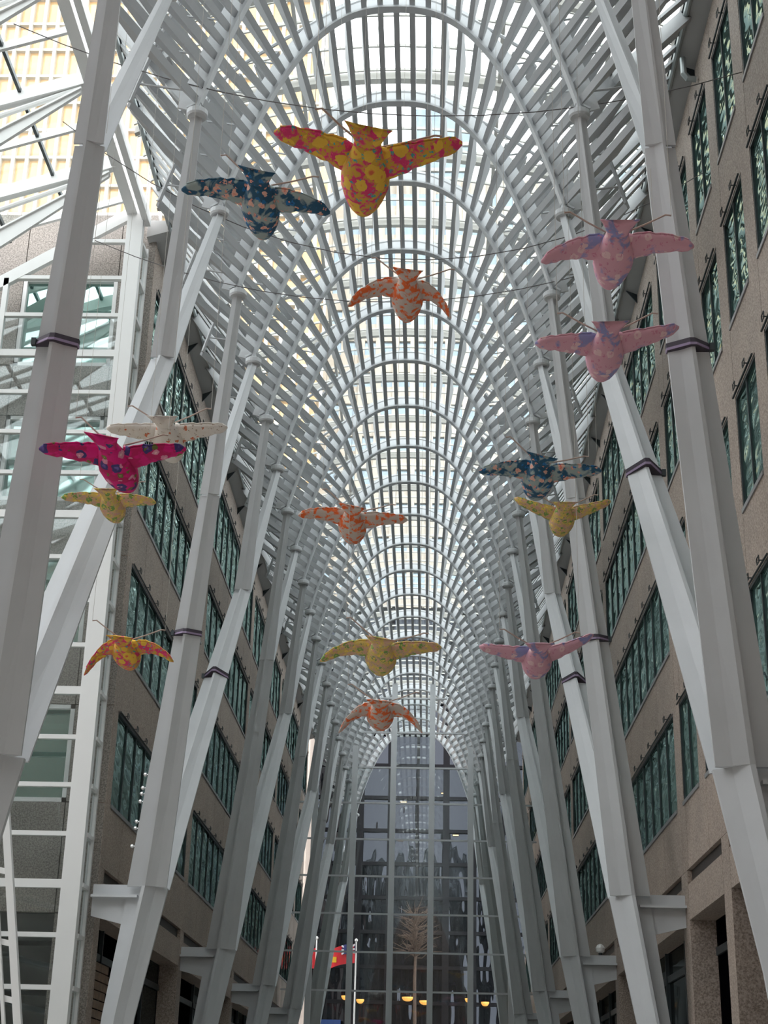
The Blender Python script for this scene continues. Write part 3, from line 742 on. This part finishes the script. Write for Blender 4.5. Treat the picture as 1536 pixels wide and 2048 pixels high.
def bird(label, px, py, D, sc, ltip, rtip, fab, yaw=0, roll=0, lb=0, rb=0, rods=((-.62, .40), (.68, .36))):
    """flying away from the camera: tail towards us, head beyond; tips given in pixels"""
    P = at_depth(px, py, D)
    root = empty('fabric_bird', P); tag(root, label, 'bird sculpture', 'hanging fabric birds')
    el = math.atan2(P.z-CAM.z, P.y-CAM.y)
    rot = Matrix.Rotation(math.radians(roll), 4, 'Y') @ Matrix.Rotation(math.radians(yaw), 4, 'Z')
    T = lambda v: P+(rot @ (Vector(v)*sc))
    # body: neck of the tail, swelling breast, blunt head
    prof = [(-.34, .150, .10, .04), (-.24, .160, .12, .03), (-.10, .200, .16, .0), (.04, .255, .20, -.03), (.18, .280, .225, -.05), (.34, .272, .23, -.06), (.50, .238, .215, -.07), (.66, .185, .18, -.08), (.79, .122, .13, -.08), (.88, .070, .075, -.08), (.915, .015, .02, -.08)]
    rings = []
    for y, wx, wz, cz in prof: rings.append([T((math.cos(t)*wx, y, cz+math.sin(t)*wz)) for t in [2*math.pi*j/20 for j in range(20)]])
    MB().loft(rings).build('body', F[fab], root, smooth=True)
    # fan tail
    rings = []
    for y, wx, wz, cz in ((-.26, .145, .10, .03), (-.36, .155, .085, .035), (-.45, .190, .07, .04), (-.53, .235, .05, .045), (-.59, .275, .02, .05)):
        rg_ = []
        for j in range(20):
            t = 2*math.pi*j/20; cx = math.cos(t)
            notch = .05*(1-abs(cx)) if y < -.55 else 0
            rg_.append(T((cx*wx, y+notch-(.03 if y < -.5 else 0)*abs(cx), cz+math.sin(t)*wz)))
        rings.append(rg_)
    MB().loft(rings).build('tail', F[fab], root, smooth=True)
    # wings
    for sg, tip, bd in ((-1, ltip, lb), (1, rtip, rb)):
        tp = at_depth(tip[0], tip[1], D)              # tip at the bird's own distance
        rt = T((sg*.15, .06, .03))
        bend = Vector((0, -.05*sc, bd*sc))
        MB().loft(wing_pts(rt, tp, bend, .46*sc, .19*sc, sg)).build('wing', F[fab], root, smooth=True)
        # seam cord along the trailing side of the wing
        rr = wing_pts(rt, tp, bend, .475*sc, .19*sc, sg)
        MB().tube([r[7] for r in rr[1:-1]], .010*sc, 5).build('seam', F[fab], root)
    # hanging rods and lines
    for rx, rz in rods:
        a = T((rx*.18, -.10, .17)); b = T((rx, -.18, rz+.05)); c = b+Vector((math.copysign(.08, rx), 0, -.01))*sc
        MB().tube([a, a.lerp(b, .5)+Vector((0, 0, -.01)), b, c], .0125*sc, 6).build('hanging_rod', M['rod'], root)
        MB().tube([c, (c.x, c.y, HD+.3+(abs(c.x)-3.7)*1.6 if abs(c.x) > 3.7 else zin(c.x)+.12)], .0035, 4).build('hanging_line', M['line'], root)
B = [
 ('mustard and pink flowered fabric bird, topmost and largest, under the vault crown', 733, 325, 16.9, 1.0, (548, 265), (925, 287), 'mustard', 3, 12, .06, .0),
 ('dark blue fabric bird with peach roses, to the upper left of the mustard bird', 520, 395, 21.4, 1.0, (363, 380), (660, 425), 'blue', 0, 14, .12, .10),
 ('orange and grey fabric bird with drooping wings, below the mustard bird', 815, 580, 26.2, 1.0, (695, 612), (903, 636), 'orange', 0, 8, .30, .34),
 ('pink and lilac fabric bird, upper of two by the right columns', 1230, 495, 20.8, 1.0, (1082, 523), (1388, 493), 'pink', 0, 0, .14, .10),
 ('pink and lilac fabric bird with raised right wing, lower of two by the right columns', 1212, 690, 22.1, 1.0, (1070, 687), (1358, 655), 'pink', 0, -2, .02, -.04),
 ('white fabric bird with rust flowers, behind the magenta bird', 335, 868, 26.3, 1.0, (213, 857), (455, 855), 'white', 0, 0, .0, .0),
 ('magenta fabric bird with dark blue flowers, beside the nearest left column', 228, 915, 21.7, 1.0, (78, 898), (372, 898), 'magenta', -8, 14, .02, .02),
 ('pale lemon fabric bird hanging just below the magenta bird', 222, 1003, 25.4, .76, (123, 995), (312, 1005), 'lemon', 0, 0, .06, .06),
 ('dark blue fabric bird with peach roses on the right, above a lemon bird', 1078, 945, 26.0, 1.0, (958, 943), (1203, 942), 'blue', 0, 14, .06, .04),
 ('lemon fabric bird with raised wings, below the right blue bird', 1125, 1030, 32.8, 1.0, (1028, 997), (1222, 1003), 'lemon', 0, 0, -.06, -.04),
 ('orange and grey fabric bird with level wings, at mid height left of centre', 705, 1040, 29.2, 1.0, (597, 1030), (815, 1040), 'orange', 0, 12, .10, .06),
 ('mustard and pink flowered fabric bird with drooping wings, low on the left', 250, 1297, 29.6, 1.0, (168, 1350), (347, 1323), 'mustard', 0, 6, .34, .26),
 ('green and lemon fabric bird low in the middle of the hall', 762, 1303, 26.2, 1.0, (640, 1322), (883, 1295), 'lemon', 0, 10, .22, .06),
 ('pink and lilac fabric bird low on the right with a raised right wing', 1075, 1312, 27.8, 1.0, (958, 1293), (1187, 1270), 'pink', 0, 0, -.04, -.08),
 ('orange and grey fabric bird with drooping wings, lowest of all birds', 760, 1422, 30.7, 1.0, (677, 1465), (845, 1465), 'orange', 0, 5, .30, .34),
]
for b in B: bird(*b)

# ================================================================== CABLES, STRAPS, SMALL FITTINGS
def cable(label, pts, r=.011):
    o = MB().tube(pts, r, 5).build('support_cable', M['wire'], origin=pts[0]); tag(o, label, 'cable'); return o
def sagline(p, q, sag, n=14):
    p = Vector(p); q = Vector(q); return [p.lerp(q, i/n)-Vector((0, 0, sag*4*(i/n)*(1-i/n))) for i in range(n+1)]
cable('steel cable strung across the hall above the mustard bird', sagline((-7.6, yk(0)-.15, 22.0), (7.06, yk(0)+.3, 21.2), 1.6))
cable('steel cable strung across the hall above the upper pink bird', sagline((-7.4, yk(1)-.15, 22.2), (7.06, yk(1)+1.3, 21.9), 2.9))
cable('steel cable strung across the hall just behind the upper orange bird', sagline((-7.3, yk(2)-.15, 21.3), (7.06, yk(2)-.15, 21.5), 1.75))
def strap(label, sg, h, y, T, tilt=0):
    H, Q = cint(h, 2), cint(h, 3)
    def hull(hh, e): return [Vector((sg*(colx(hh)-(n*(H if n > 0 else Q)+math.copysign(e, n))), y+t*T+math.copysign(e, t), hh+tilt*(1-abs(n)))) for n, t in ((1, .14), (.08, 1), (-.1, 1), (-1, .24), (-1, -.24), (-.1, -1), (.08, -1), (1, -.14))]
    o = empty('webbing_strap', (sg*colx(h), y, h)); tag(o, label, 'strap')
    MB().loft([hull(h-.06, .012), hull(h+.07, .012)]).build('band', M['strap'], o)
    MB().loft([hull(h-.05, .022), hull(h-.01, .022)]).build('tape', M['strap2'], o)
    bx = sg*(colx(h)+Q); MB().box(min(bx, bx+sg*.07), max(bx, bx+sg*.07), y-T*.3-.08, y-T*.3, h-.08, h+.04).build('buckle', M['mull'], o)
def br(h, d, j):
    fr = (h-6.65)/(15.4-6.65); return TREE_Y[j]+d*(.23+(S-.23)*fr), .24
for lab, sg, h, d, j in (('purple webbing strap around the nearest left column', -1, 12.55, -1, 0), ('purple webbing strap around the nearest right column', 1, 12.55, -1, 0),
                         ('dark webbing strap on the pale leaning branch of the nearest right column', 1, 12.6, 1, 0),
                         ('purple webbing strap around the second left column', -1, 12.3, -1, 1), ('purple webbing strap around the second right column beside a pink bird', 1, 12.3, -1, 1),
                         ('dark webbing strap on the leaning branch of the second left column', -1, 12.6, 1, 1), ('dark webbing strap on the leaning branch of the second right column', 1, 12.6, 1, 1)):
    y, T = br(h, d, j); strap(lab, sg, h, y, T, .16 if d > 0 else 0)
# small round lamps on the wall side of the second left column
for i, h in enumerate((9.15, 8.85, 8.72, 8.55, 8.1, 7.95, 7.55)):
    y, T = br(max(6.65, h), -1, 1); x = -(colx(h)+cint(h, 3)+.03)
    o = MB().tube([(x+.05, y, h), (x, y, h), (x-.02, y, h), (x-.06, y, h), (x-.09, y, h)], [.015, .015, .05, .05, .02], 10).build('stud_lamp', M['silver'], origin=(x, y, h))
    tag(o, f'small silver stud lamp on the second left column, {NTH[i]} from the top', 'lamp', 'silver stud lamps')
# dome camera on the third right bracket
o = empty('dome_camera', (6.55, TREE_Y[2], 6.72)); tag(o, 'small white dome camera on the bracket of the third right column', 'camera')
MB().tube([(6.55, TREE_Y[2], 6.72), (6.55, TREE_Y[2], 6.80)], .06, 10).build('mount', M['mull'], o)
MB().tube([(6.55, TREE_Y[2], 6.80), (6.55, TREE_Y[2], 6.84), (6.55, TREE_Y[2], 6.95), (6.55, TREE_Y[2], 7.04), (6.55, TREE_Y[2], 7.08)], [.07, .13, .15, .10, .02], 14).build('dome', M['frame'], o)
o = empty('lamp_head', (0.0, 84.5, 5.6)); tag(o, 'pale round lamp head at the bottom centre in front of the glass wall', 'lamp')
MB().tube([(-.02, 84.5, 0), (-.02, 84.5, 5.75)], .05, 8).build('post', M['mull'], o)
MB().tube([(-.02, 84.5, 5.75), (-.02, 84.5, 5.80), (-.02, 84.5, 5.98), (-.02, 84.5, 6.14), (-.02, 84.5, 6.22)], [.1, .26, .30, .2, .03], 14).build('globe', M['pole'], o)
# outlet pipes under the right eave
for y, wh in ((29.2, 'nearest'), (43.4, 'middle'), (57.6, 'farthest')):
    o = MB().tube([(7.0, y, 24.3), (6.8, y, 24.32), (6.72, y, 24.45), (6.72, y, 24.9)], .075, 10).build('outlet_pipe', M['gutter'], origin=(7.0, y, 24.3))
    tag(o, f'grey elbow drain pipe under the right eave, {wh} of three', 'pipe', 'drain elbows')
